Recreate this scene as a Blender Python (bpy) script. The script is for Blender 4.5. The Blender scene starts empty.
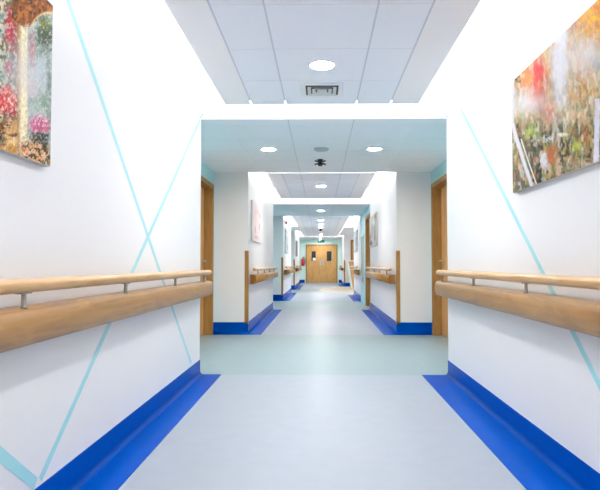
import bpy, bmesh, math, random
import numpy as np
from mathutils import Vector, Matrix, Euler

SC = bpy.context.scene
COL = SC.collection
random.seed(4)

# ------------------------------------------------------------------ materials
def mat(name, color, rough=0.5, metal=0.0, emit=None, estr=0.0, spec=0.5, noise=None, coat=0.0, tint=None, ior=1.5):
    m = bpy.data.materials.new(name); m.use_nodes = True
    nt = m.node_tree; b = nt.nodes['Principled BSDF']
    b.inputs['Base Color'].default_value = (*color, 1)
    b.inputs['Roughness'].default_value = rough
    b.inputs['Metallic'].default_value = metal
    b.inputs['Specular IOR Level'].default_value = spec
    b.inputs['Coat Weight'].default_value = coat
    b.inputs['IOR'].default_value = ior
    if tint: b.inputs['Specular Tint'].default_value = (*tint, 1)
    if emit:
        b.inputs['Emission Color'].default_value = (*emit, 1)
        b.inputs['Emission Strength'].default_value = estr
    if noise:
        scale, amt = noise
        tc = nt.nodes.new('ShaderNodeTexCoord'); n = nt.nodes.new('ShaderNodeTexNoise')
        n.inputs['Scale'].default_value = scale; n.inputs['Detail'].default_value = 4
        r = nt.nodes.new('ShaderNodeValToRGB')
        r.color_ramp.elements[0].position = .3; r.color_ramp.elements[1].position = .7
        r.color_ramp.elements[0].color = (*[c*(1-amt) for c in color], 1)
        r.color_ramp.elements[1].color = (*[min(1, c*(1+amt)) for c in color], 1)
        nt.links.new(tc.outputs['Object'], n.inputs['Vector'])
        nt.links.new(n.outputs['Fac'], r.inputs['Fac'])
        nt.links.new(r.outputs['Color'], b.inputs['Base Color'])
    return m

def wood(name, c0, c1, axis, rough=0.38, fine=1.0, ior=1.35, sp=.25):
    m = bpy.data.materials.new(name); m.use_nodes = True
    nt = m.node_tree; b = nt.nodes['Principled BSDF']
    tc = nt.nodes.new('ShaderNodeTexCoord'); mp = nt.nodes.new('ShaderNodeMapping')
    s = [28*fine]*3; s[axis] = 1.6*fine
    mp.inputs['Scale'].default_value = s
    n = nt.nodes.new('ShaderNodeTexNoise'); n.inputs['Scale'].default_value = 1.0
    n.inputs['Detail'].default_value = 6; n.inputs['Distortion'].default_value = 1.2
    mp2 = nt.nodes.new('ShaderNodeMapping'); s2 = [5]*3; s2[axis] = 1.1
    mp2.inputs['Scale'].default_value = s2
    n2 = nt.nodes.new('ShaderNodeTexNoise'); n2.inputs['Scale'].default_value = 1.6
    n2.inputs['Detail'].default_value = 3; n2.inputs['Distortion'].default_value = 2.0
    mx = nt.nodes.new('ShaderNodeMix'); mx.data_type = 'FLOAT'; mx.inputs[0].default_value = .5
    r = nt.nodes.new('ShaderNodeValToRGB')
    r.color_ramp.elements[0].position = .34; r.color_ramp.elements[1].position = .66
    r.color_ramp.elements[0].color = (*c0, 1); r.color_ramp.elements[1].color = (*c1, 1)
    L = nt.links.new
    L(tc.outputs['Object'], mp.inputs['Vector']); L(mp.outputs['Vector'], n.inputs['Vector'])
    L(tc.outputs['Object'], mp2.inputs['Vector']); L(mp2.outputs['Vector'], n2.inputs['Vector'])
    L(n.outputs['Fac'], mx.inputs[2]); L(n2.outputs['Fac'], mx.inputs[3])
    L(mx.outputs[0], r.inputs['Fac']); L(r.outputs['Color'], b.inputs['Base Color'])
    b.inputs['Roughness'].default_value = rough; b.inputs['Specular IOR Level'].default_value = sp; b.inputs['IOR'].default_value = ior
    return m

def attr_mat(name, rough=0.35):
    m = bpy.data.materials.new(name); m.use_nodes = True
    nt = m.node_tree; b = nt.nodes['Principled BSDF']
    a = nt.nodes.new('ShaderNodeAttribute'); a.attribute_name = 'paint'
    nt.links.new(a.outputs['Color'], b.inputs['Base Color'])
    b.inputs['Roughness'].default_value = rough; b.inputs['Specular IOR Level'].default_value = .2; b.inputs['IOR'].default_value = 1.25
    return m

def srgb(r, g, b):
    f = lambda v: (v/255)/12.92 if v/255 <= .04045 else ((v/255+.055)/1.055)**2.4
    return (f(r), f(g), f(b))

M_WALL = mat('wall_paint', (.80, .803, .812), .5, spec=.2, noise=(40, .006))
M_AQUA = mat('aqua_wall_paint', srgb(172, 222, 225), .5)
M_STRIPE = mat('aqua_line', srgb(158, 214, 220), .5)
M_PALEAQUA = mat('pale_aqua_paint', srgb(222, 243, 240), .5)
M_CEIL = mat('ceiling_plaster', (.94, .94, .94), .7)
M_TILE = mat('ceiling_tile', (.88, .92, .965), .8, noise=(60, .012))
M_TBARG = mat('grid_grey', (.62, .67, .745), .6)
M_TBARGLINT = mat('grid_glint', (.9, .91, .93), .4)  # bright reflections along the outer bars put into a whiter colour
M_TBARF = mat('grid_faint', (.78, .80, .84), .7)
M_FLOOR = mat('vinyl_pale', (.355, .40, .465), .4, spec=.2, noise=(9, .025))
M_FLOORA = mat('vinyl_aqua', (.285, .375, .405), .4, spec=.2, noise=(9, .025))
M_BEIGE = mat('vinyl_beige', (.56, .49, .41), .4)
M_BLUE = mat('vinyl_blue', (.0, .063, .37), .22, spec=.5, tint=(.02, .35, 1), ior=1.09, noise=(14, .03))
M_RAIL = wood('rail_wood', srgb(138, 96, 44), srgb(182, 138, 78), 1, .30, ior=1.45, sp=.45)
M_GRIP = wood('grip_wood', srgb(174, 134, 84), srgb(204, 167, 118), 1, .30, ior=1.45, sp=.45)
M_ENDSHADE = wood('end_wood_shaded', srgb(124, 80, 34), srgb(152, 104, 52), 2, .4)  # rail ends darker: the shade on them is put into the colour
M_DOOR = wood('door_wood', srgb(194, 142, 84), srgb(222, 174, 116), 2, .4, 1.0)
M_DOORD = wood('frame_wood', srgb(150, 108, 58), srgb(176, 134, 80), 2, .4, 1.0)
M_STEEL = mat('brushed_steel', (.55, .55, .54), .32, 1.0)
M_BRACKET = mat('dull_metal', (.30, .28, .24), .45, .6)
M_WHITE = mat('white_metal', (.85, .86, .88), .4)
M_LIGHT = mat('lamp_diffuser', (1, 1, 1), .5, emit=(1, .975, .945), estr=380)
M_LED = mat('led_strip', (1, 1, 1), .5, emit=(1, .978, .94), estr=80)
M_DARK = mat('black_plastic', (.012, .012, .014), .45)
M_VENTSHADE = mat('duct_shade', (.10, .105, .10), .8)  # shade inside the duct, as a dark colour
M_VENTS = mat('vent_slat', (.66, .69, .68), .5)
M_GREYD = mat('grey_cover', (.46, .51, .55), .6)
M_RED = mat('red_enamel', (.55, .015, .03), .3)
M_GLASS = mat('glass_dark_room', (.02, .025, .03), .08)  # darkness of the room behind put into the pane colour
M_GREEN = mat('exit_green', (.0, .22, .14), .5, emit=(.0, .2, .12), estr=.3)
M_SIGNW = mat('sign_white', (.9, .95, .92), .5, emit=(.9, 1, .95), estr=.1)
M_GLASSG = mat('grey_panel', (.42, .50, .52), .25)
M_CANVAS = mat('canvas_edge', (.52, .50, .46), .7)
M_PAINT = attr_mat('printed_canvas', .6)

# ------------------------------------------------------------------ helpers
def box(bm, x0, x1, y0, y1, z0, z1, mi=0):
    if x0 > x1: x0, x1 = x1, x0
    if y0 > y1: y0, y1 = y1, y0
    vs = [bm.verts.new(p) for p in ((x0,y0,z0),(x1,y0,z0),(x1,y1,z0),(x0,y1,z0),
                                    (x0,y0,z1),(x1,y0,z1),(x1,y1,z1),(x0,y1,z1))]
    fs = []
    for f in ((0,3,2,1),(4,5,6,7),(0,1,5,4),(1,2,6,5),(2,3,7,6),(3,0,4,7)):
        fc = bm.faces.new([vs[i] for i in f]); fc.material_index = mi; fs.append(fc)
    return fs

def prism(bm, pts, a, b, axis, mi=0, smooth=False):
    """closed 2D outline pts extruded along axis from a to b"""
    def P(p, t):
        if axis == 1: return (p[0], t, p[1])
        if axis == 0: return (t, p[0], p[1])
        return (p[0], p[1], t)
    A = [bm.verts.new(P(p, a)) for p in pts]; B = [bm.verts.new(P(p, b)) for p in pts]
    n = len(pts)
    for i in range(n):
        f = bm.faces.new((A[i], A[(i+1) % n], B[(i+1) % n], B[i])); f.material_index = mi; f.smooth = smooth
    bm.faces.new(A[::-1]).material_index = mi
    bm.faces.new(B).material_index = mi

def lathe(bm, prof, base, axis_vec, seg=24, mi=0, smooth=True):
    """prof: list of (radius, distance along axis)"""
    ax = Vector(axis_vec).normalized()
    u = ax.orthogonal().normalized(); v = ax.cross(u)
    base = Vector(base); rings = []
    for r, t in prof:
        c = base + ax*t
        if r < 1e-6: rings.append([bm.verts.new(c)])
        else: rings.append([bm.verts.new(c + (u*math.cos(2*math.pi*k/seg) + v*math.sin(2*math.pi*k/seg))*r) for k in range(seg)])
    for a, b in zip(rings, rings[1:]):
        for k in range(seg):
            k2 = (k+1) % seg
            if len(a) == 1 and len(b) == 1: continue
            if len(a) == 1: f = bm.faces.new((a[0], b[k], b[k2]))
            elif len(b) == 1: f = bm.faces.new((a[k], a[k2], b[0]))
            else: f = bm.faces.new((a[k], a[k2], b[k2], b[k]))
            f.material_index = mi; f.smooth = smooth

def tube(bm, pts, r, seg=10, mi=0):
    pts = [Vector(p) for p in pts]; rings = []
    for i, p in enumerate(pts):
        d = (pts[min(i+1, len(pts)-1)] - pts[max(i-1, 0)]).normalized()
        u = d.orthogonal().normalized()
        if rings:
            u = (lastu - d*lastu.dot(d)).normalized()
        lastu = u; v = d.cross(u)
        rings.append([bm.verts.new(p + (u*math.cos(2*math.pi*k/seg)+v*math.sin(2*math.pi*k/seg))*r) for k in range(seg)])
    for a, b in zip(rings, rings[1:]):
        for k in range(seg):
            f = bm.faces.new((a[k], a[(k+1)%seg], b[(k+1)%seg], b[k])); f.smooth = True; f.material_index = mi
    bm.faces.new(rings[0][::-1]).material_index = mi; bm.faces.new(rings[-1]).material_index = mi

def obj(name, bm, mats, parent=None, bevel=0.0):
    bmesh.ops.recalc_face_normals(bm, faces=bm.faces)
    me = bpy.data.meshes.new(name); bm.to_mesh(me); bm.free()
    for m in (mats if isinstance(mats, (list, tuple)) else [mats]): me.materials.append(m)
    o = bpy.data.objects.new(name, me); COL.objects.link(o)
    if parent:
        o.parent = parent
        loc = Vector(parent.location)
        me.transform(Matrix.Translation(-loc))      # geometry is written in world coordinates
    if bevel:
        b = o.modifiers.new('bevel', 'BEVEL'); b.width = bevel; b.segments = 2; b.limit_method = 'ANGLE'
    return o

def tag(o, label=None, cat=None, group=None, kind=None):
    if label: o['label'] = label
    if cat: o['category'] = cat
    if group: o['group'] = group
    if kind: o['kind'] = kind
    return o

def thing(name, loc, label, cat, group=None):
    o = bpy.data.objects.new(name, None); o.location = loc; o.empty_display_size = .1
    COL.objects.link(o); return tag(o, label, cat, group)

def copy_thing(o, delta, label):
    c = o.copy(); COL.objects.link(c); c.location = Vector(o.location) + Vector(delta); c['label'] = label
    for ch in list(o.children):
        d = ch.copy(); COL.objects.link(d); d.parent = c
        for g in ch.children:
            e = g.copy(); COL.objects.link(e); e.parent = d
    return c

# ------------------------------------------------------------------ layout (metres; y runs down the corridor)
D1, D2, D3, D4, D5, D6, D7, END = 5.11, 8.10, 12.40, 15.50, 19.80, 22.30, 27.40, 30.60
BACK = -4.0
OUT = 2.95; ZT = 2.75; ZS = 2.34; ZP = 2.345
NS0, NS1, R4 = 18.35, 25.5, 28.5      # nurse bay on the right and the end of the last right-hand wall

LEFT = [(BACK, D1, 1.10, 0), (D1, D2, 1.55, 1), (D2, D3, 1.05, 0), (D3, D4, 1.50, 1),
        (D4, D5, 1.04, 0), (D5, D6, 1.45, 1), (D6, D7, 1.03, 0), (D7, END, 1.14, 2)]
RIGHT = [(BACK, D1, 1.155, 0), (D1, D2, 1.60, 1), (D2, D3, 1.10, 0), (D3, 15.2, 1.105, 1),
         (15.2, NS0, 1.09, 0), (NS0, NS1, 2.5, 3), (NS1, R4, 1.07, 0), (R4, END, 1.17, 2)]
# openings: (y0, y1, height) in the deep walls
OPEN_L = {1: (6.62, 8.00, 2.12)}
OPEN_R = {1: (6.62, 8.00, 2.12), 3: (12.5, 13.62, 2.12)}

def stripe(bm, X, sg, p, q, w=.024, mi=2, lift=.0012):
    """thin painted line on side wall between wall points (y,z)"""
    p, q = Vector(p), Vector(q); d = (q-p).normalized(); n = Vector((-d.y, d.x))*w/2
    pts = [p+n, q+n, q-n, p-n]
    x0, x1 = sg*X, sg*(X-lift)
    a = [bm.verts.new((x0, c.x, c.y)) for c in pts]; b = [bm.verts.new((x1, c.x, c.y)) for c in pts]
    for i in range(4):
        bm.faces.new((a[i], a[(i+1)%4], b[(i+1)%4], b[i])).material_index = mi
    bm.faces.new(b).material_index = mi

def build_wall(name, segs, sg, opens, stripes):
    bm = bmesh.new()
    for i, (y0, y1, X, m) in enumerate(segs):
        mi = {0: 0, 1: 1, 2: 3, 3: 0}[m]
        if i in opens:
            a, b, h = opens[i]
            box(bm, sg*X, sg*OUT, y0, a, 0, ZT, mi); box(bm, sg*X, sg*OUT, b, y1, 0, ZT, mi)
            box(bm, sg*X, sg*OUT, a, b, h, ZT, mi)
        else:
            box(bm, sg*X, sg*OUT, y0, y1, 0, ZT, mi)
    # faces looking back up the corridor from the section ends are white, not aqua
    bm.normal_update()
    for f in bm.faces:
        c = f.calc_center_median()
        if abs(f.normal.y) > .9 and f.material_index == 1: f.material_index = 0
    for k, (X, p, q, w) in enumerate(stripes): stripe(bm, X, sg, p, q, w, lift=.0010+.0006*k)
    return tag(obj(name, bm, [M_WALL, M_AQUA, M_STRIPE, M_PALEAQUA]), kind='structure')

def WP(px, py, X):      # (y, z) of a wall point seen at a photo position, used once to lay the painted lines out
    s = abs(px-320.5)/X
    return (560/s, 1+(264.5-py)/s)

lw = [(1.10, WP(60, -12.5, 1.10), WP(191.5, 363, 1.10), .032),
      (1.10, WP(198.3, 119, 1.10), WP(42, 478, 1.10), .032),
      (1.10, WP(-60, 405, 1.10), WP(37, 482, 1.10), .045)]
rw = [(1.155, WP(452, 88, 1.155), WP(615, 424, 1.155), .034)]
build_wall('wall_left', LEFT, -1, OPEN_L, lw)
build_wall('wall_right', RIGHT, 1, OPEN_R, rw)
bm = bmesh.new(); box(bm, -OUT, OUT, END, END+.15, 0, ZT, 0)
tag(obj('wall_back', bm, M_PALEAQUA), kind='structure')
bm = bmesh.new(); box(bm, -OUT, OUT, BACK-.15, BACK, 0, ZT, 0)
tag(obj('wall_front', bm, M_WALL), kind='structure')

# floor: pale vinyl in the corridor sections, aqua vinyl in front of the doors, beige inlay at the nurse bay
bm = bmesh.new()
bands = [(BACK-.15, D1, 0), (D1, 8.0, 1), (8.0, D3, 0), (D3, 15.4, 1), (15.4, D5, 0), (D5, D6, 1), (D6, END+.15, 0)]
for a, b, mi in bands: box(bm, -OUT, OUT, a, b, -.1, 0, mi)
pts = [(2.49, 19.0), (2.49, 25.4), (1.0, 25.4), (.5, 24.6), (.05, 23.2), (-.1, 21.9), (.1, 20.6), (.6, 19.6), (1.05, 19.0)]
prism(bm, pts, 0, .002, 2, 2)
tag(obj('floor', bm, [M_FLOOR, M_FLOORA, M_BEIGE]), kind='structure')

# ------------------------------------------------------------------ baseboards: coved blue vinyl turning out onto the floor
def cove_prof(w, h=.14, r=.032, t=.006):
    p = [(0, h), (t, h)]
    for k in range(7):
        a = math.pi/2*k/6
        p.append((t + r - r*math.cos(a), .004 + r - r*math.sin(a)))
    p += [(w, .004), (w, 0), (0, 0)]
    return p

def base_run(bm, sg, X, y0, y1, w=.20):
    prism(bm, [(sg*(X - o), z) for o, z in cove_prof(w, .135 if y1 == D1 else   .168)], y0, y1, 1, 0, True)

def face_run(bm, sg, Y, xa, xb, w=.10):
    prism(bm, [(Y - o, z) for o, z in cove_prof(w,   .168)], sg*xa, sg*xb, 0, 0, True)

bm = bmesh.new()
for y0, y1, X, m in LEFT:
    if m == 0: base_run(bm, -1, X, y0, y1)
    if m == 2: base_run(bm, -1, X, y0, y1, .1)
base_run(bm, -1, 1.55, D1, 6.5, .10); base_run(bm, -1, 1.50, D3, D4, .10); base_run(bm, -1, 1.45, D5, D6, .10)
for Y, xa, xb in ((D2, 1.05, 1.55), (D4, 1.04, 1.50), (D6, 1.03, 1.45)):
    face_run(bm, -1, Y, xa, xb)
    box(bm, -xa, -(xa-.20), Y-.10, Y, 0, .004)
face_run(bm, -1, END, .86, 1.14)
o = tag(obj('baseboard_left', bm, M_BLUE), kind='structure')
bm = bmesh.new()
for y0, y1, X, m in RIGHT:
    if m == 0: base_run(bm, 1, X, y0, y1, .24 if y1 == D1 else .20)
    if m == 2: base_run(bm, 1, X, y0, y1, .1)
base_run(bm, 1, 1.60, D1, 6.5, .10)
for Y, xa, xb in ((D2, 1.10, 1.60), (NS1, 1.07, 1.36)):
    face_run(bm, 1, Y, xa, xb)
    box(bm, xa-.20, xa, Y-.10, Y, 0, .004)
face_run(bm, 1, END, .99, 1.17)
tag(obj('baseboard_right', bm, M_BLUE), kind='structure')
for n in ('baseboard_left', 'baseboard_right'):
    for f in bpy.data.objects[n].data.polygons:
        f.use_smooth = abs(f.normal.z) > .05 and abs(f.normal.z) < .97

# wooden corner guards on the near corners of each wall section
def guard(name, sg, X, Y, h=1.2):
    bm = bmesh.new()
    prism(bm, [(sg*(X-.006), Y-.006), (sg*(X+.048), Y-.006), (sg*(X+.048), Y), (sg*X, Y), (sg*X, Y+.048), (sg*(X-.006), Y+.048)], .14, h, 2)
    tag(obj(name, bm, M_DOORD, bevel=.002), kind='structure')
for i, (sg, X, Y) in enumerate(((-1, 1.05, D2), (1, 1.10, D2), (-1, 1.04, D4), (-1, 1.03, D6), (1, 1.07, NS1))):
    guard('trim_%d' % (i+1), sg, X, Y)

# ------------------------------------------------------------------ ceiling
bm = bmesh.new()
box(bm, -OUT, OUT, BACK-.15, END+.15, 2.70, 2.82, 0)
SOF = [(D1, D2), (D3, D4), (D7, END)]
for a, b in SOF: box(bm, -OUT, OUT, a, b, ZS, 2.70, 1)
box(bm, -OUT, -.80, D5, D6, ZS, 2.70, 1); box(bm, .84, OUT, 20.2, NS1, ZS, 2.70, 1)
bm.normal_update()
for f in bm.faces:
    if f.normal.z > -.5: f.material_index = 0
# grid lines under the dropped parts
for a, b in SOF:
    for x in (-.3, .31): box(bm, x-.004, x+.004, a, b, ZS-.0015, ZS, 2)
    for x in (-.905, .915): box(bm, x-.009, x+.009, a+.5, b-.25, ZS-.004, ZS, 3)  # outer bars, white for the light they reflect
    y = a+.24
    while y < b:
        box(bm, -1.5, 1.5, y-.003, y+.003, ZS-.001, ZS, 4); y += .6
# floating panels, lit from above round their edges
PAN = [(BACK+.3, 4.66), (8.22, 11.36), (15.62, 26.9)]
XL, XR = -.80, .82
for a, b in PAN:
    cuts = [XL, -.578, -.292, .300, .585, XR]
    e = b-.11
    box(bm, XL, -.575, a, e, ZP, ZP+.04, 0); box(bm, .582, XR, a, e, ZP, ZP+.04, 0)
    box(bm, -.575, .582, a, e, ZP, ZP+.04, 1)
    for k in range(5):
        g0 = .007 if k else 0; g1 = .007 if k < 4 else 0
        box(bm, cuts[k]+g0, cuts[k+1]-g1, e, b, ZP, ZP+.04, 0 if k in (0, 4) else 1)
    for x in (-.575, -.292, .300, .582): box(bm, x-.005, x+.005, a, e, ZP-.0015, ZP, 2)
    y = b-.41-.6*0
    y = 4.05 if b < 5 else b-.6
    while y > a:
        box(bm, -.575, .582, y-.003, y+.003, ZP-.001, ZP, 4); y -= .6
    box(bm, -.1, .1, a+.1, b-.6, ZP+.04, 2.70, 0)
tag(obj('ceiling', bm, [M_CEIL, M_TILE, M_TBARG, M_TBARGLINT, M_TBARF]), kind='structure')

# hidden light strips lying on the floating panels
names = ['over the nearest section', 'over the second section', 'down the far end']
for (a, b), nm in zip(PAN, names):
    for x, side in ((XL+.07, 'left'), (XR-.07, 'right')):
        bm = bmesh.new(); box(bm, x-.02, x+.02, a+.1, b-.15, ZP+.04, ZP+.062)
        o = obj('cove_light', bm, [M_LED]); tag(o, 'long %s-hand cove light strip on the floating ceiling panel %s' % (side, nm), 'cove light', 'cove lights above the floating ceiling panels')
    if b > 20: continue
    bm = bmesh.new(); box(bm, XL+.12, XR-.12, b-.10, b-.06, ZP+.04, ZP+.062)
    o = obj('cove_light', bm, [M_LED]); tag(o, 'crosswise cove light strip at the far edge of the panel %s' % nm, 'cove light', 'cove lights above the floating ceiling panels')

# ------------------------------------------------------------------ downlights
def downlight(x, y, z, label, group):
    t = thing('downlight', (x, y, z), label, 'ceiling light', group)
    bm = bmesh.new()
    lathe(bm, [(.078, 0), (.078, -.006), (.083, -.008), (.094, -.004), (.096, 0)], (x, y, z), (0, 0, 1), 32)
    obj('trim_ring', bm, M_WHITE, t)
    bm = bmesh.new()
    lathe(bm, [(.078, -.001), (.0, -.006)], (x, y, z), (0, 0, 1), 32)
    obj('diffuser', bm, M_LIGHT, t)
    return t
d0 = downlight(.012, 3.73, ZP, 'big round downlight in front of the square ceiling vent', 'downlights along the corridor ceiling')
def dl(x, y, z, label): return copy_thing(d0, (x-.012, y-3.73, z-ZP), label)
dl(.012, .85, ZP, 'round downlight overhead, just outside the top of the photo')
dl(.012, -2.0, ZP, 'round downlight behind the camera')
dl(-.605, 6.46, ZS, 'left downlight of the pair in the first grey lowered ceiling')
dl(.625, 6.46, ZS, 'right downlight of the pair in the first grey lowered ceiling')
dl(.01, 9.55, ZP, 'round downlight in the second white floating ceiling panel')
dl(.01, 13.9, ZS, 'round downlight in the second lowered ceiling, mid corridor')
dl(.01, 17.0, ZP, 'first and nearest of the row of small downlights in the long far ceiling panel')
dl(.01, 18.7, ZP, 'second of the row of small downlights in the long far ceiling panel')
dl(.01, 20.1, ZP, 'third of the row of small downlights, just before the black ceiling fixture')
dl(.01, 24.7, ZP, 'fourth of the row of small downlights, past the black ceiling fixture')
dl(.01, 26.4, ZP, 'last of the row of small downlights in the long far ceiling panel')
dl(.01, 29.8, ZS, 'added farthest downlight behind the green exit sign, brightening the double doors')  # added lamp to brighten the end wall and doors
dl(1.9, 21.8, ZS, 'downlight inside the nurse bay on the right')

# ------------------------------------------------------------------ ceiling vent (square louvred diffuser)
vx, vy = .012, 4.27
t = thing('air_vent', (vx, vy, ZP), 'square louvred white air vent in the nearest ceiling panel', 'air vent')
bm = bmesh.new()
def ring(bm, h0, h1, z0, z1, mi=0):
    box(bm, vx-h0, vx+h0, vy-h0, vy-h1, z0, z1, mi); box(bm, vx-h0, vx+h0, vy+h1, vy+h0, z0, z1, mi)
    box(bm, vx-h0, vx-h1, vy-h1, vy+h1, z0, z1, mi); box(bm, vx+h1, vx+h0, vy-h1, vy+h1, z0, z1, mi)
ring(bm, .165, .125, ZP-.008, ZP)
obj('frame', bm, M_WHITE, t, bevel=.002)
bm = bmesh.new(); box(bm, vx-.125, vx+.125, vy-.125, vy+.125, ZP-.003, ZP-.001)
obj('duct_shade_plate', bm, M_VENTSHADE, t)  # solid plate coloured dark for the shade in the duct
for h0, h1, z in ((.110, .088, ZP-.014), (.074, .053, ZP-.017), (.038, .0, ZP-.020)):
    bm = bmesh.new()
    if h1: 
        # sloping ring louvre
        c = [(-1,-1),(1,-1),(1,1),(-1,1)]
        lo = [bm.verts.new((vx+a*h0, vy+b*h0, z)) for a, b in c]; hi = [bm.verts.new((vx+a*h1, vy+b*h1, ZP-.004)) for a, b in c]
        lo2 = [bm.verts.new((vx+a*(h0-.004), vy+b*(h0-.004), z-.001)) for a, b in c]; hi2 = [bm.verts.new((vx+a*(h1-.004), vy+b*(h1-.004), ZP-.005)) for a, b in c]
        for k in range(4):
            k2 = (k+1) % 4
            bm.faces.new((lo[k], lo[k2], hi[k2], hi[k])); bm.faces.new((lo2[k], lo2[k2], hi2[k2], hi2[k]))
            bm.faces.new((lo[k], lo[k2], lo2[k2], lo2[k])); bm.faces.new((hi[k], hi[k2], hi2[k2], hi2[k]))
    else:
        box(bm, vx-h0, vx+h0, vy-h0, vy+h0, z, ZP-.004)
    obj('louvre', bm, M_VENTS, t)

# grey round cover and black cross-armed fixture in the first lowered ceiling
bm = bmesh.new(); lathe(bm, [(0, 0), (.088, 0), (.09, .006), (.08, .02), (0, .024)][::1], (.01, 6.44, ZS), (0, 0, -1), 32)
tag(obj('ceiling_speaker', bm, M_GREYD), 'flat round grey cover on the lowered ceiling between two downlights', 'ceiling speaker')
def cross_fixture(x, y, z, label):
    t = thing('ceiling_sensor', (x, y, z), label, 'ceiling sensor', 'black cross-armed ceiling fixtures')
    bm = bmesh.new(); lathe(bm, [(0, 0), (.036, 0), (.036, .012), (.022, .03), (.022, .05), (.034, .062), (.026, .085), (0, .09)], (x, y, z), (0, 0, -1), 20)
    obj('body', bm, M_DARK, t)
    for a, dz in ((30, -.012), (150, -.012), (210, -.072), (330, -.072)):
        d = Vector((math.cos(math.radians(a)), math.sin(math.radians(a)), 0))
        c = Vector((x, y, z))
        bm = bmesh.new(); tube(bm, [c+Vector((0,0,-.04)), c+d*.03+Vector((0,0,-.04+(dz+.04)*.5)), c+d*.078+Vector((0,0,dz))], .010, 8)
        obj('arm', bm, M_DARK, t)
    return t
cross_fixture(-.003, 7.10, ZS, 'black cross-armed fixture hanging under the first lowered ceiling')
cross_fixture(.0, 21.0, ZS, 'tiny black cross-armed fixture on the ceiling far down the corridor')

# ------------------------------------------------------------------ handrails
def handrail(sg, X, y0, y1, label, first_bracket):
    t = thing('handrail', (sg*X, y0, 0), label, 'handrail', 'wooden wall handrails')
    gx = sg*(X-.088)
    bm = bmesh.new(); r = .025; L = y1-y0-.02
    prof = [(0, 0)] + [(r*math.sin(math.pi/2*k/4), r*(1-math.cos(math.pi/2*k/4))*.7) for k in range(1, 5)]
    prof += [(r, L*f) for f in (.1, .3, .5, .7, .9)]
    prof += [(rr, L-tt) for rr, tt in reversed(prof[:5])]
    lathe(bm, prof, (gx, y0+.01, .928), (0, 1, 0), 20)
    obj('grip_rail', bm, M_GRIP, t)
    # bulging bumper board
    P = []
    for k in range(9):
        a = -math.pi/2 + math.pi*k/8
        P.append((sg*(X - (.080 + .04*max(0, math.cos(a))**.6)), .786 + .067*math.sin(a)))
    P = [(sg*(X-.03), .719)] + P + [(sg*(X-.03), .853)]
    bm = bmesh.new(); prism(bm, P, y0+.008, y1-.008, 1)
    o = obj('bumper_board', bm, M_RAIL, t)
    for f in o.data.polygons: f.use_smooth = abs(f.normal.y) < .5 and len(f.vertices) == 4 and abs(f.normal.x) > .15
    for ya, yb in ((y0, y0+.008), (y1-.008, y1)):
        bm = bmesh.new(); prism(bm, P, ya, yb, 1); obj('end_cap', bm, M_ENDSHADE, t)
    n = max(2, int((y1-y0)/1.0))
    for k in range(n):
        y = y0+.15+(y1-y0-.3)*k/(n-1)
        bm = bmesh.new(); box(bm, sg*X, sg*(X-.032), y-.03, y+.03, .74, .83)
        obj('wall_mount', bm, M_WHITE, t)
    y = first_bracket
    while y < y1-.05:
        if y > y0+.05:
            bm = bmesh.new()
            lathe(bm, [(0, 0), (.013, 0), (.009, .006), (.008, .045), (.009, .055), (0, .056)], (gx, y, .850), (0, 0, 1), 12)
            box(bm, gx-.011, gx+.011, y-.035, y+.035, .900, .905)
            obj('bracket', bm, M_BRACKET, t)
        y += 1.0
    return t
handrail(-1, 1.10, BACK+.2, D1+.0, 'nearest wooden handrail on the left wall, under the garden picture', -3.1+.0)
handrail(1, 1.155, BACK+.2, D1+.0, 'nearest wooden handrail on the right wall, under the forest picture', -3.07)
handrail(-1, 1.05, D2+.006, D3, 'wooden handrail on the second left wall section, below the small pink picture', 8.6)
handrail(1, 1.10, D2+.006, D3, 'wooden handrail on the second right wall section, below the grey picture', 8.6)
handrail(-1, 1.04, D4+.006, D5, 'wooden handrail on the third left wall section, below the red beacon', 16.0)
handrail(1, 1.09, 15.24, NS0, 'wooden handrail on the right wall just before the nurse bay', 15.7)
handrail(-1, 1.03, D6+.006, D7, 'farthest wooden handrail on the left, close to the fire extinguisher', 22.8)
handrail(1, 1.07, NS1+.006, R4, 'farthest wooden handrail on the right, beyond the nurse bay', 26)

# ------------------------------------------------------------------ doors
def side_door(name, sg, X, a, b, h, hinge_near=True):
    t = bpy.data.objects.new(name, None); t.location = (sg*X, (a+b)/2, 0); COL.objects.link(t); tag(t, kind='structure')
    dp = .115; th = .035
    bm = bmesh.new()
    # linings and architraves
    box(bm, sg*(X-.012), sg*(X+.16), a, a+th, 0, h); box(bm, sg*(X-.012), sg*(X+.16), b-th, b, 0, h)
    box(bm, sg*(X-.012), sg*(X+.16), a+th, b-th, h-th, h)
    box(bm, sg*(X-.014), sg*X, a-.03, a, 0, h+.03); box(bm, sg*(X-.014), sg*X, b, b+.03, 0, h+.03)
    box(bm, sg*(X-.014), sg*X, a, b, h, h+.03)
    obj('door_frame', bm, M_DOORD, t, bevel=.002)
    bm = bmesh.new(); box(bm, sg*(X+dp), sg*(X+dp+.044), a+th+.003, b-th-.003, .006, h-th-.003)
    lf = obj('door_leaf', bm, M_DOOR, t, bevel=.002)
    hy = b-th-.09
    bm = bmesh.new()
    x0 = X+dp
    # lever handle on a rose, keyhole plate below
    lathe(bm, [(0, 0), (.026, 0), (.026, .008), (.010, .010), (.010, .045), (0, .045)], (sg*x0, hy, 1.05), (-sg, 0, 0), 16)
    tube(bm, [(sg*(x0-.045), hy+.005, 1.05), (sg*(x0-.048), hy-.03, 1.05), (sg*(x0-.046), hy-.12, 1.05)], .009, 10)
    lathe(bm, [(0, 0), (.022, 0), (.022, .007), (0, .008)], (sg*x0, hy, .97), (-sg, 0, 0), 16)
    h_ = obj('handle', bm, M_STEEL, lf); h_.matrix_parent_inverse = Matrix.Identity(4)
    h_.data.transform(Matrix.Translation(Vector(lf.location) - Vector(t.location)))
    return t
side_door('door_2', -1, 1.55, *OPEN_L[1])
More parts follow.
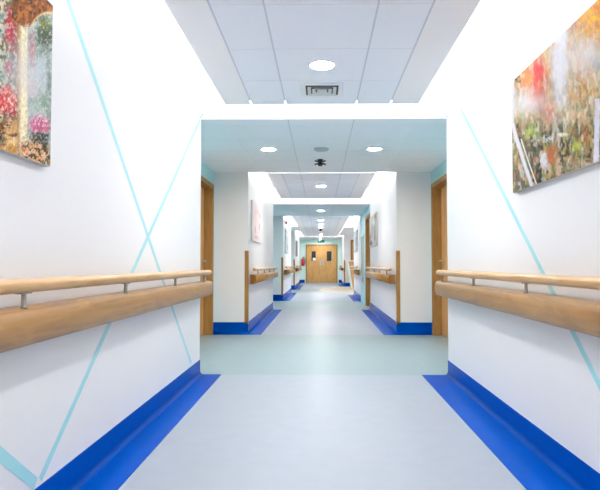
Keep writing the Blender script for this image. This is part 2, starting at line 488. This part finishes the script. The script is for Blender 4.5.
side_door('door_3', 1, 1.60, *OPEN_R[1])
side_door('door_4', 1, 1.105, *OPEN_R[3])

# double door at the end of the corridor
t = bpy.data.objects.new('door_1', None); t.location = (.06, END, 0); COL.objects.link(t); tag(t, kind='structure')
xa, xb, xm = -.80, .925, .065
bm = bmesh.new()
box(bm, xa, xa+.05, END-.03, END, 0, 2.09); box(bm, xb-.05, xb, END-.03, END, 0, 2.09); box(bm, xa+.05, xb-.05, END-.03, END, 2.04, 2.09)
obj('door_frame', bm, M_DOORD, t, bevel=.003)
for x0, x1, w0, w1, hx in ((xa+.053, xm-.002, -.49, -.26, xm-.07), (xm+.002, xb-.053, .345, .60, xm+.07)):
    bm = bmesh.new()
    y0, y1 = END-.022, END-.002; zt = 2.037; za, zb = 1.19, 1.72
    box(bm, x0, w0, y0, y1, .006, zt); box(bm, w1, x1, y0, y1, .006, zt)
    box(bm, w0, w1, y0, y1, .006, za); box(bm, w0, w1, y0, y1, zb, zt)
    lf = obj('door_leaf', bm, M_DOOR, t)
    off = Vector(t.location)
    def sub(name, bm, m):
        o = obj(name, bm, m); o.parent = lf; o.data.transform(Matrix.Translation(-off)); return o
    bm = bmesh.new(); box(bm, w0, w1, END-.014, END-.008, za, zb); sub('vision_panel', bm, M_GLASS)
    bm = bmesh.new(); box(bm, hx-.035, hx+.035, y0-.004, y0, .98, 1.24); tube(bm, [(hx, y0, 1.03), (hx, y0-.05, 1.04), (hx, y0-.05, 1.18), (hx, y0, 1.19)], .01)
    sub('handle', bm, M_STEEL)
    if w0 < 0:
        bm = bmesh.new(); box(bm, w0+.07, w1, END-.018, END-.014, 1.21, 1.36); sub('white_patch', bm, M_WHITE)  # small white rectangle low on the left pane

# door in the far wall of the nurse bay
t = bpy.data.objects.new('door_5', None); t.location = (1.83, NS1, 0); COL.objects.link(t); tag(t, kind='structure')
bm = bmesh.new(); box(bm, 1.37, 1.43, NS1-.03, NS1, 0, 2.12); box(bm, 2.28, 2.34, NS1-.03, NS1, 0, 2.12); box(bm, 1.43, 2.28, NS1-.03, NS1, 2.06, 2.12)
obj('door_frame', bm, M_DOORD, t)
bm = bmesh.new(); box(bm, 1.433, 2.277, NS1-.02, NS1-.002, .005, 2.057)
obj('door_leaf', bm, M_DOOR, t)

# ------------------------------------------------------------------ reception counter in the nurse bay
t = thing('reception_counter', (1.4, 24.6, 0), 'wooden reception counter with sloping pale front and white top in the nurse bay', 'counter')
ya, yb = 23.9, 25.0
bm = bmesh.new(); prism(bm, [(1.20, 1.13), (1.38, .004), (2.2, .004), (2.2, 1.13)], ya, yb, 1); obj('cabinet', bm, M_DOOR, t, bevel=.004)
bm = bmesh.new(); prism(bm, [(1.155, 1.13), (1.195, 1.13), (1.375, .004), (1.335, .004)], ya-.02, yb+.02, 1); obj('front_panel', bm, M_PALEAQUA, t)
bm = bmesh.new(); box(bm, 1.10, 2.25, ya-.04, yb+.04, 1.132, 1.18); obj('countertop', bm, M_WHITE, t, bevel=.006)

# ------------------------------------------------------------------ exit sign
ex, ey = .03, 28.6
t = thing('exit_sign', (ex, ey, ZS), 'small green exit sign hanging in front of the double doors', 'exit sign')
bm = bmesh.new(); box(bm, ex-.175, ex+.175, ey-.015, ey+.015, 2.12, 2.26); obj('sign_box', bm, M_GREEN, t, bevel=.004)
for x in (-.13, .13):
    bm = bmesh.new(); tube(bm, [(ex+x, ey, 2.259), (ex+x, ey, ZS)], .006, 8); obj('hanger', bm, M_STEEL, t)
bm = bmesh.new(); y0, y1 = ey-.018, ey-.0151
fx = ex+.02
lathe(bm, [(0, 0), (.014, 0), (.014, .003), (0, .003)], (fx, y0, 2.236), (0, 1, 0), 14)
for pts in ([(-.004,.218),(.014,.222),(.008,.185),(-.010,.182)], [(-.010,.184),(.006,.186),(.030,  .168),(.022,.150),(.004,.170)],
            [(-.010,.184),(.0,.182),(-.018,  .168),(-.040,.146),(-.042,.154),(-.024,.164)], [(.012,.218),(.034,.196),(.028,.190),(.010,.206)],
            [(-.004,.218),(-.030,.208),(-.034,.190),(-.026,.190),(-.022,.202),(-.006,.208)],
            [(-.13,.19),(-.095,.22),(-.095,.20),(-.060,.20),(-.060,.18),(-.095,.18),(-.095,.16)]):
    arrow = pts[0][0] < -.1
    if arrow: keep, bm = bm, bmesh.new()
    prism(bm, [((ex if arrow else fx)+p[0], 2.0+p[1]) for p in pts], y0, y1, 1)
    if arrow: obj('arrow', bm, M_SIGNW, t); bm = keep
obj('running_figure', bm, M_SIGNW, t)

# ------------------------------------------------------------------ fire extinguisher
fx, fy = -.955, END-.12
t = thing('fire_extinguisher', (fx, fy, 1.0), 'red fire extinguisher on the wall left of the double doors', 'fire extinguisher')
bm = bmesh.new(); lathe(bm, [(0, 0), (.08, 0), (.088, .015), (.088, .33), (.075, .37), (.035, .40), (.03, .42), (0, .42)], (fx, fy, .93), (0, 0, 1), 24)
obj('cylinder', bm, M_RED, t)
bm = bmesh.new(); lathe(bm, [(0, 0), (.028, 0), (.028, .04), (0, .05)], (fx, fy, 1.349), (0, 0, 1), 16)
box(bm, fx-.02, fx+.10, fy-.012, fy+.012, 1.39, 1.402); box(bm, fx-.02, fx+.09, fy-.012, fy+.012, 1.42, 1.43)
obj('valve_handle', bm, M_DARK, t)
bm = bmesh.new(); tube(bm, [(fx+.02, fy-.02, 1.38), (fx+.09, fy-.05, 1.34), (fx+.125, fy-.05, 1.2), (fx+.10, fy-.05, 1.02)], .014, 10)
obj('hose', bm, M_DARK, t)
bm = bmesh.new(); box(bm, fx-.04, fx+.04, fy+.085, END, 1.05, 1.25); obj('wall_bracket', bm, M_STEEL, t)

# red beacon high on the third left wall section
bm = bmesh.new(); bx_, by_ = -1.04, 16.1
t = thing('alarm_beacon', (bx_, by_, 2.2), 'small red alarm beacon high on the third left wall', 'alarm beacon')
box(bm, bx_, bx_+.03, by_-.05, by_+.05, 2.16, 2.26); obj('base_plate', bm, M_WHITE, t)
bm = bmesh.new(); lathe(bm, [(0, 0), (.045, 0), (.045, .03), (.03, .06), (0, .07)], (bx_+.03, by_, 2.21), (1, 0, 0), 18); obj('lens', bm, M_RED, t)

# little white sensors at the top of the nearest walls
for sg, X, lb in ((-1, 1.10, 'tiny white wall sensor at the far top corner of the nearest left wall'), (1, 1.155, 'tiny white wall sensor at the far top corner of the nearest right wall')):
    t = thing('wall_sensor', (sg*X, 5.0, 2.36), lb, 'wall sensor', 'white sensors at the wall ends')
    bm = bmesh.new(); box(bm, sg*X, sg*(X-.03), 4.97, 5.03, 2.33, 2.42); obj('housing', bm, M_WHITE, t, bevel=.006)
    bm = bmesh.new(); lathe(bm, [(0, 0), (.018, 0), (.014, .012), (0, .016)], (sg*(X-.03), 5.0, 2.36), (-sg, 0, 0), 14); obj('lens', bm, M_GREYD, t)

# ------------------------------------------------------------------ pictures on canvas
rng = np.random.default_rng(7)
def vnoise(x, y, seed=0):
    g = np.random.default_rng(seed).random((64, 64))
    xi = np.floor(x).astype(int); yi = np.floor(y).astype(int); fx = x-xi; fy = y-yi
    fx = fx*fx*(3-2*fx); fy = fy*fy*(3-2*fy)
    a = g[xi % 64, yi % 64]; b = g[(xi+1) % 64, yi % 64]; c = g[xi % 64, (yi+1) % 64]; d = g[(xi+1) % 64, (yi+1) % 64]
    return (a*(1-fx)+b*fx)*(1-fy) + (c*(1-fx)+d*fx)*fy
def fbm(x, y, seed=0, o=3):
    s = 0; w = 0
    for k in range(o):
        s = s + vnoise(x*2**k, y*2**k, seed+k)*.6**k; w += .6**k
    return s/w
def C(r, g, b): return np.array(srgb(r, g, b))
def lay(img, m, col): return img*(1-m[..., None]) + m[..., None]*col
def blob(x, y, cx, cy, rx, ry, soft=.5, seed=0, sc=.25, amp=.7):
    d = np.sqrt(((x-cx)/rx)**2 + ((y-cy)/ry)**2) + (fbm(x*sc, y*sc, seed)-.5)*2*amp
    return np.clip((1-d)/soft, 0, 1)
def speck(x, y, sx, sy, th, seed): return np.clip((fbm(x*sx, y*sy, seed, 2)-th)/.08, 0, 1)

def garden(px, py):
    px = px+2
    period = 104.0
    q = np.mod(px+8+52, period)-52; x = np.where(px < -8, np.abs(q)-8, px); x = np.clip(x, -8, 60); y = py
    img = np.ones(px.shape+(3,))*C(196, 208, 206)
    img = lay(img, np.clip((fbm(x*.12, y*.08, 1)-.42)*3, 0, 1), C(150, 172, 160))
    img = lay(img, blob(x, y, 44, 30, 12, 26, .7, 3), C(84, 108, 84))
    img = lay(img, blob(x, y, 46, 20, 8, 10, .7, 4, .5)*speck(x, y, .45, .35, .42, 5), C(150, 158, 80))
    img = lay(img, blob(x, y, 42, 68, 10, 24, 1, 6, .2, .5), C(190, 208, 212))
    img = lay(img, blob(x, y, 44, 100, 10, 14, .8, 7), C(140, 172, 150))
    img = lay(img, blob(x, y, 50, 80, 4, 40, 1, 8)*.7, C(92, 120, 110))
    img = lay(img, blob(x, y, 32, 50, 4, 24, .7, 9, .5)*speck(x, y, .5, .3, .4, 10), C(206, 110, 136))
    img = lay(img, blob(x, y, 32, 85, 6, 14, .9, 11, .4)*.7, C(224, 176, 188))
    # left foliage
    img = lay(img, (x < 22)*speck(x, y, .25, .2, .46, 12), C(120, 124, 96))
    img = lay(img, (x < 20)*speck(x, y, .5, .22, .55, 13), C(226, 214, 196))
    img = lay(img, blob(x, y, 10, 26, 7, 26, .5, 14, .45, .8), C(186, 58, 82))
    img = lay(img, blob(x, y, 8, 66, 6, 8, .5, 15, .4), C(196, 96, 122))
    img = lay(img, blob(x, y, 12, 62, 5, 16, .8, 16)*.6, C(110, 92, 110))
    img = lay(img, blob(x, y, 6, 100, 17, 17, .4, 17, .35, .6), C(214, 72, 84))
    img = lay(img, blob(x, y, 8, 100, 18, 20, .8, 18, .3)*speck(x, y, .5, .45, .52, 19), C(246, 214, 196))
    img = lay(img, blob(x, y, 14, 110, 8, 10, .5, 20, .5)*speck(x, y, .5, .5, .45, 21), C(176, 44, 66))
    # steps and path
    img = lay(img, np.clip((y-117+x*.1)/6, 0, 1)*(x < 21), C(214, 178, 130))
    img = lay(img, np.clip((y-117)/6, 0, 1)*(x < 21)*speck(x, y, .10, .35, .5, 22), C(130, 92, 50))
    img = lay(img, blob(x, y, 12, 141, 13, 5, .8, 23)*.9, C(240, 214, 160))
    img = lay(img, blob(x, y, 6, 150, 16, 6, .7, 24), C(196, 150, 60))
    img = lay(img, blob(x, y, 1, 138, 5, 5, .8, 25), C(66, 66, 48))
    # column
    m = np.clip((6.2-np.abs(x-22.5-(y-90)*.012))/1.2, 0, 1)*(y > 18)
    sh = np.clip((x-17)/5, 0, 1)
    colr = C(178, 132, 78)*(1-sh[..., None]) + C(250, 242, 212)*sh[..., None]
    colr = colr*(1-np.clip((x-26.5)/2, 0, 1)[..., None]*.3)
    colr = colr*(.86+.2*fbm(x*.3, y*.12, 26))[..., None]
    img = img*(1-m[..., None]) + colr*m[..., None]
    # capital and arch
    cap = np.clip((24-np.abs(x-22.5)*.35-y)/2, 0, 1)*(np.abs(x-24) < 13)
    arch = (y < 14)*1.0
    arch2 = np.clip(((x-50)**2+(y-33)**2*.75-20**2)/90, 0, 1)*(y < 24)*(x > 22)
    base = np.clip(cap+arch2, 0, 1)
    base = np.where(y < -4, 1.0, base)
    img = lay(img, base, C(146, 92, 46))
    img = lay(img, base*speck(x, y, .3, .2, .5, 27), C(188, 132, 72))
    img = lay(img, base*speck(x, y, .35, .3, .62, 28), C(86, 54, 34))
    rim = np.clip(1-np.abs(np.sqrt((x-50)**2+(y-33)**2*.75)-20.3)/1.6, 0, 1)*(y < 26)*(x > 28)
    img = lay(img, rim, C(238, 208, 168))
    # lower right blossoms
    img = lay(img, blob(x, y, 40, 124, 13, 11, .4, 29, .4, .5), C(206, 110, 150))
    img = lay(img, blob(x, y, 40, 122, 14, 11, .6, 30, .4)*speck(x, y, .5, .5, .55, 31), C(242, 198, 212))
    img = lay(img, blob(x, y, 40, 137, 14, 6, .5, 32, .4), C(74, 82, 78))
    img = lay(img, blob(x, y, 36, 154, 20, 16, .3, 33, .3, .4), C(84, 84, 52))
    f = blob(x, y, 36, 153, 18, 15, .4, 34, .3, .4)
    img = lay(img, f*speck(x, y, .35, .35, .48, 35), C(220, 178, 128))
    img = lay(img, f*speck(x, y, .40, .40, .60, 36), C(238, 200, 176))
    img = lay(img, blob(x, y, 22, 145, 5, 8, .5, 37, .5)*speck(x, y, .5, .5, .5, 38), C(224, 140, 116))
    fine = fbm(px*1.1, py*.55, 91, 3)
    img = img**1.35*(.55+.72*fine)[..., None]
    g = fbm(px*.8, py*.4, 95, 2)
    img = lay(img, np.clip((g-.62)*5, 0, 1)*.55*(y > 20), C(236, 226, 214))
    img = lay(img, np.clip((.36-g)*5, 0, 1)*.5, C(92, 90, 70))
    haze = np.exp(-(((x-20)/14)**2+((y-70)/26)**2))*.45 + np.exp(-(((x-38)/12)**2+((y-78)/30)**2))*.35
    img = lay(img, haze, C(224, 224, 226))
    return img*(.93+.14*rng.random(px.shape))[..., None]

def forest(px, py):
    x, y = px, py
    img = np.ones(px.shape+(3,))*C(206, 190, 164)
    img = lay(img, np.clip((fbm(x*.10, y*.06, 41)-.4)*3, 0, 1), C(186, 172, 140))
    # autumn crowns
    img = lay(img, blob(x, y, 535, 80, 22, 28, .5, 42, .15, .5), C(222, 168, 120))
    img = lay(img, blob(x, y, 527, 78, 8, 18, .7, 43, .3)*.8, C(226, 150, 100))
    img = lay(img, blob(x, y, 541, 78, 10, 24, .7, 44, .2, .4), C(206, 92, 92))
    img = lay(img, blob(x, y, 541, 68, 5, 10, .8, 45, .2, .3), C(204, 62, 72))
    img = lay(img, blob(x, y, 552, 112, 9, 20, .9, 46, .2, .4)*.8, C(214, 130, 122))
    # sky gap
    img = lay(img, blob(x, y, 563, 66, 8, 46, .4, 47, .08, .35), C(214, 220, 234))
    img = lay(img, blob(x, y, 566, 40, 6, 18, .6, 48, .08, .3), C(222, 228, 240))
    # right hand crowns
    img = lay(img, blob(x, y, 596, 16, 26, 30, .5, 49, .12, .5), C(206, 158, 96))
    img = lay(img, blob(x, y, 596, 14, 24, 26, .6, 50, .2)*speck(x, y, .35, .16, .5, 51), C(220, 176, 60))
    img = lay(img, blob(x, y, 580, 28, 9, 12, .7, 52, .3)*speck(x, y, .4, .2, .45, 53), C(150, 130, 140))
    img = lay(img, blob(x, y, 620, 10, 20, 40, .6, 54, .12), C(190, 120, 70))
    img = lay(img, blob(x, y, 590, 52, 14, 14, .8, 55, .15), C(224, 216, 206))
    img = lay(img, blob(x, y, 598, 62, 6, 9, .9, 56, .2)*.8, C(140, 160, 190))
    img = lay(img, blob(x, y, 584, 88, 16, 24, .8, 57, .2)*.8, C(214, 178, 130))
    img = lay(img, blob(x, y, 586, 92, 16, 26, .8, 58, .2)*speck(x, y, .3, .16, .52, 59), C(176, 146, 84))
    img = lay(img, blob(x, y, 528, 104, 14, 10, .9, 60, .15), C(226, 218, 210))
    # under storey
    low = np.clip((y-118-3*np.sin(x*.3))/14, 0, 1)
    img = lay(img, low*np.clip(.3+fbm(x*.2, y*.1, 61), 0, 1), C(122, 120, 92))
    img = lay(img, low*speck(x, y, .35, .14, .55, 62), C(72, 76, 62))
    img = lay(img, blob(x, y, 536, 130, 9, 14, .7, 63, .3), C(146, 162, 96))
    img = lay(img, blob(x, y, 533, 132, 6, 10, .7, 64, .3)*speck(x, y, .4, .25, .45, 65), C(182, 196, 104))
    img = lay(img, blob(x, y, 568, 144, 7, 16, .5, 66, .3), C(74, 82, 62))
    img = lay(img, blob(x, y, 588, 138, 10, 18, .6, 67, .3)*speck(x, y, .35, .2, .45, 68), C(190, 130, 90))
    img = lay(img, blob(x, y, 580, 148, 6, 9, .6, 69, .3), C(186, 188, 100))
    img = lay(img, blob(x, y, 594, 128, 5, 16, .6, 70, .3)*.8, C(98, 106, 74))
    img = lay(img, blob(x, y, 530, 172, 18, 26, .5, 71, .2), C(116, 116, 104))
    img = lay(img, blob(x, y, 543, 180, 14, 9, .5, 72, .2), C(66, 68, 66))
    # stream and rocks
    img = lay(img, blob(x, y, 551, 140, 12, 5, .5, 73, .4)*speck(x, y, .45, .4, .42, 74), C(210, 212, 216))
    img = lay(img, blob(x, y, 547, 162, 5, 9, .4, 75, .4, .4), C(214, 218, 226))
    img = lay(img, blob(x, y, 566, 136, 8, 2.5, .5, 76, .4, .3), C(226, 226, 196))
    img = lay(img, blob(x, y, 555, 156, 7, 12, .4, 77, .35, .5), C(176, 108, 60))
    img = lay(img, blob(x, y, 562, 170, 4, 12, .5, 78, .35), C(206, 190, 172))
    img = lay(img, blob(x, y, 588, 168, 24, 9, .5, 79, .2, .4), C(168, 150, 130))
    img = lay(img, blob(x, y, 590, 158, 16, 6, .5, 80, .4)*speck(x, y, .5, .5, .5, 81), C(84, 62, 62))
    # pale trunks
    cx = 514.5+np.clip(y-120, 0, 80)**1.15*.165
    img = lay(img, np.clip((2.6-np.abs(x-cx))/1.2, 0, 1), C(222, 222, 230))
    img = lay(img, np.clip((1.0-np.abs(x-cx-4-(y-120)*.02))/1.0, 0, 1)*(y > 140), C(236, 234, 236))
    img = lay(img, np.clip((3.2-np.abs(x-600+.02*(y-130)))/1.2, 0, 1)*(y > 100), C(216, 216, 228))
    img = lay(img, blob(x, y, 520, 80, 4, 6, .5, 82, .4), C(72, 78, 56))
    img = lay(img, np.clip((512.3-x)/1.0, 0, 1)*np.clip((y-60)/5, 0, 1), C(96, 100, 86))
    img = lay(img, np.clip((x-604)/10, 0, 1)*.6, C(170, 128, 80))
    tex = .66+.50*fbm(px*.55, py*.22, 92)
    dk = speck(px, py, .3, .11, .58, 93)*np.clip((py-30)/70, 0, 1)*.45
    img = lay(img, dk, C(92, 90, 70))
    img = img**1.25
    for sd, th, col, y0_ in ((94, .60, (226, 190, 120), 0), (95, .62, (196, 120, 84), 0), (96, .60, (224, 222, 214), 20), (97, .60, (120, 132, 80), 70)):
        img = lay(img, speck(px, py, .34, .13, th, sd)*.42*np.clip((py-y0_)/20, 0, 1), C(*col))
    haze = .75*np.exp(-(((x-530)/16)**2+((y-104)/10)**2)) + .8*np.exp(-(((x-563)/8)**2+((y-70)/36)**2)) + .55*np.exp(-(((x-588)/18)**2+((y-58)/18)**2))
    img = lay(img*tex[..., None], np.clip(haze, 0, .9), C(222, 222, 226))
    img = lay(img, np.clip((2.2-np.abs(x-cx))/1.2, 0, 1)*.85, C(214, 214, 224))
    img = lay(img, np.clip((.9-np.abs(x-cx-4-(y-120)*.02))/1.0, 0, 1)*(y > 140)*.8, C(230, 228, 230))
    img = lay(img, np.clip((2.8-np.abs(x-600+.02*(y-130)))/1.2, 0, 1)*(y > 100)*.8, C(208, 208, 220))
    img = lay(img, blob(x, y, 547, 162, 5, 9, .4, 75, .4, .4)*.8, C(204, 208, 216))
    img = lay(img, blob(x, y, 555, 156, 6, 11, .4, 77, .35, .5)*.7, C(170, 100, 54))
    img = lay(img, .45*np.exp(-(((x-541)/8)**2+((y-82)/26)**2)), C(206, 72, 84))
    return img*(.94+.12*rng.random(px.shape))[..., None]

def canvas(sg, X, y0, y1, z0, z1, func, label, nu, nv, th=.03):
    t = thing('canvas_picture', (sg*X, (y0+y1)/2, z0), label, 'picture', None)
    bm = bmesh.new()
    box(bm, sg*X, sg*(X-th+.001), y0, y1, z0, z1)
    obj('stretched_edge', bm, M_CANVAS, t)
    ys = np.linspace(y0, y1, nu); zs = np.linspace(z0, z1, nv)
    Y, Z = np.meshgrid(ys, zs, indexing='ij')
    s = 560/np.maximum(Y, .3); PX = 323.5 + sg*(X-th)*s*.998 + (Z-1.7)*-4*sg; PY = 264.5-(Z-1)*s*.99
    img = np.clip(func(PX, PY), 0, 1) if func in (garden, forest) else np.clip(func((Y-y0)/(y1-y0), (Z-z0)/(z1-z0)), 0, 1)
    x = sg*(X-th)
    verts = np.stack([np.full(Y.shape, x), Y, Z], -1).reshape(-1, 3) - np.array(t.location)
    idx = np.arange(nu*nv).reshape(nu, nv)
    a, b, c, d = idx[:-1, :-1], idx[1:, :-1], idx[1:, 1:], idx[:-1, 1:]
    F = np.stack([a, b, c, d] if sg < 0 else [a, d, c, b], -1).reshape(-1, 4)
    me = bpy.data.meshes.new('printed_canvas'); me.from_pydata(verts.tolist(), [], F.tolist())
    at = me.color_attributes.new('paint', 'FLOAT_COLOR', 'POINT')
    at.data.foreach_set('color', np.concatenate([img.reshape(-1, 3), np.ones((nu*nv, 1))], 1).astype(np.float32).ravel())
    me.materials.append(M_PAINT)
    o = bpy.data.objects.new('printed_canvas', me); COL.objects.link(o); o.parent = t
    return t

def soft_scene(bg, marks, seed):
    def f(u, v):
        img = np.ones(u.shape+(3,))*C(*bg)
        img = lay(img, np.clip((fbm(u*5, v*4, seed)-.5)*2, 0, 1)*.5, C(*[c*.9 for c in bg]))
        for k, (cx, cy, rx, ry, col) in enumerate(marks):
            img = lay(img, blob(u, v, cx, cy, rx, ry, .6, seed+k, 9, .5), C(*col))
        return img
    return f
canvas(-1, 1.10, .95, 2.19, 1.387, 2.035, garden, 'large garden canvas with stone column, arch and pink flowers, on the nearest left wall', 300, 170)
canvas(1, 1.155, 1.90, 3.28, 1.418, 2.072, forest, 'large autumn forest canvas with pale trunks and red leaves, on the nearest right wall', 330, 190)
canvas(-1, 1.05, 8.37, 9.62, 1.36, 1.97, soft_scene((238, 222, 218), [(.3, .3, .1, .14, (196, 170, 180)), (.75, .45, .08, .2, (170, 160, 168)), (.8, .75, .1, .1, (206, 180, 182)), (.5, .8, .3, .08, (240, 204, 198)), (.45, .12, .35, .07, (216, 190, 196))], 101),
       'small pale pink picture on the second left wall section', 70, 40)
canvas(1, 1.10, 10.75, 12.2, 1.37, 2.01, soft_scene((204, 202, 198), [(.6, .5, .3, .3, (176, 178, 178)), (.2, .35, .15, .3, (150, 148, 146)), (.8, .12, .3, .1, (112, 112, 116)), (.9, .3, .1, .2, (150, 132, 120)), (.1, .9, .2, .1, (150, 152, 154)), (.4, .75, .25, .1, (222, 222, 220))], 131),
       'grey misty picture on the second right wall section beside a brown door frame', 70, 40)
canvas(-1, 1.04, 16.25, 17.7, 1.33, 2.03, soft_scene((186, 198, 208), [(.12, .6, .12, .4, (90, 110, 130)), (.6, .3, .3, .2, (150, 166, 178)), (.5, .8, .3, .1, (214, 222, 228))], 151),
       'blue-grey picture on the third left wall section', 50, 30)
canvas(-1, 1.03, 23.1, 24.6, 1.35, 2.0, soft_scene((140, 140, 146), [(.3, .5, .2, .4, (90, 84, 88)), (.7, .4, .2, .2, (176, 172, 170))], 161),
       'dark grey picture on the farthest left wall section', 40, 24)
canvas(1, 1.09, 16.3, 17.7, 1.38, 2.02, soft_scene((168, 180, 188), [(.3, .5, .3, .3, (120, 134, 146)), (.8, .3, .2, .3, (196, 204, 208))], 171),
       'blue-grey picture on the right wall just before the nurse bay', 50, 30)

# tall narrow grey panel on the aqua wall
t = thing('wall_panel', (1.105, 14.6, .5), 'tall grey panel on the aqua wall past the right-hand door', 'wall panel')
bm = bmesh.new(); box(bm, 1.105, 1.085, 14.15, 15.0, .5, 1.78); obj('panel_frame', bm, M_STEEL, t)
bm = bmesh.new(); box(bm, 1.085, 1.081, 14.2, 14.95, .55, 1.73); obj('panel_face', bm, M_GLASSG, t)

# ------------------------------------------------------------------ camera
cam = bpy.data.cameras.new('camera'); co = bpy.data.objects.new('camera', cam); COL.objects.link(co)
cam.sensor_width = 36; cam.lens = 560/600*36
yaw = .85*math.pi/180; pitch = math.atan(19.5/560)
co.location = (0, 0, 1.0); co.rotation_euler = Euler((math.pi/2+pitch, 0, yaw), 'XYZ')
cam.shift_x = -(20.5-560*math.tan(yaw))/600
cam.clip_start = .05
SC.camera = co

# ------------------------------------------------------------------ world and view
w = bpy.data.worlds.new('world'); SC.world = w; w.use_nodes = True
w.node_tree.nodes['Background'].inputs['Color'].default_value = (.9, .95, 1, 1)
w.node_tree.nodes['Background'].inputs['Strength'].default_value = .5
SC.view_settings.view_transform = 'Standard'; SC.view_settings.look = 'None'
SC.view_settings.gamma = 1.0; SC.view_settings.use_curve_mapping = False
SC.view_settings.exposure = 0.08
SC.cycles.max_bounces = 14; SC.cycles.diffuse_bounces = 10; SC.cycles.glossy_bounces = 4
SC.cycles.use_denoising = True
SC.cycles.sample_clamp_indirect = 8
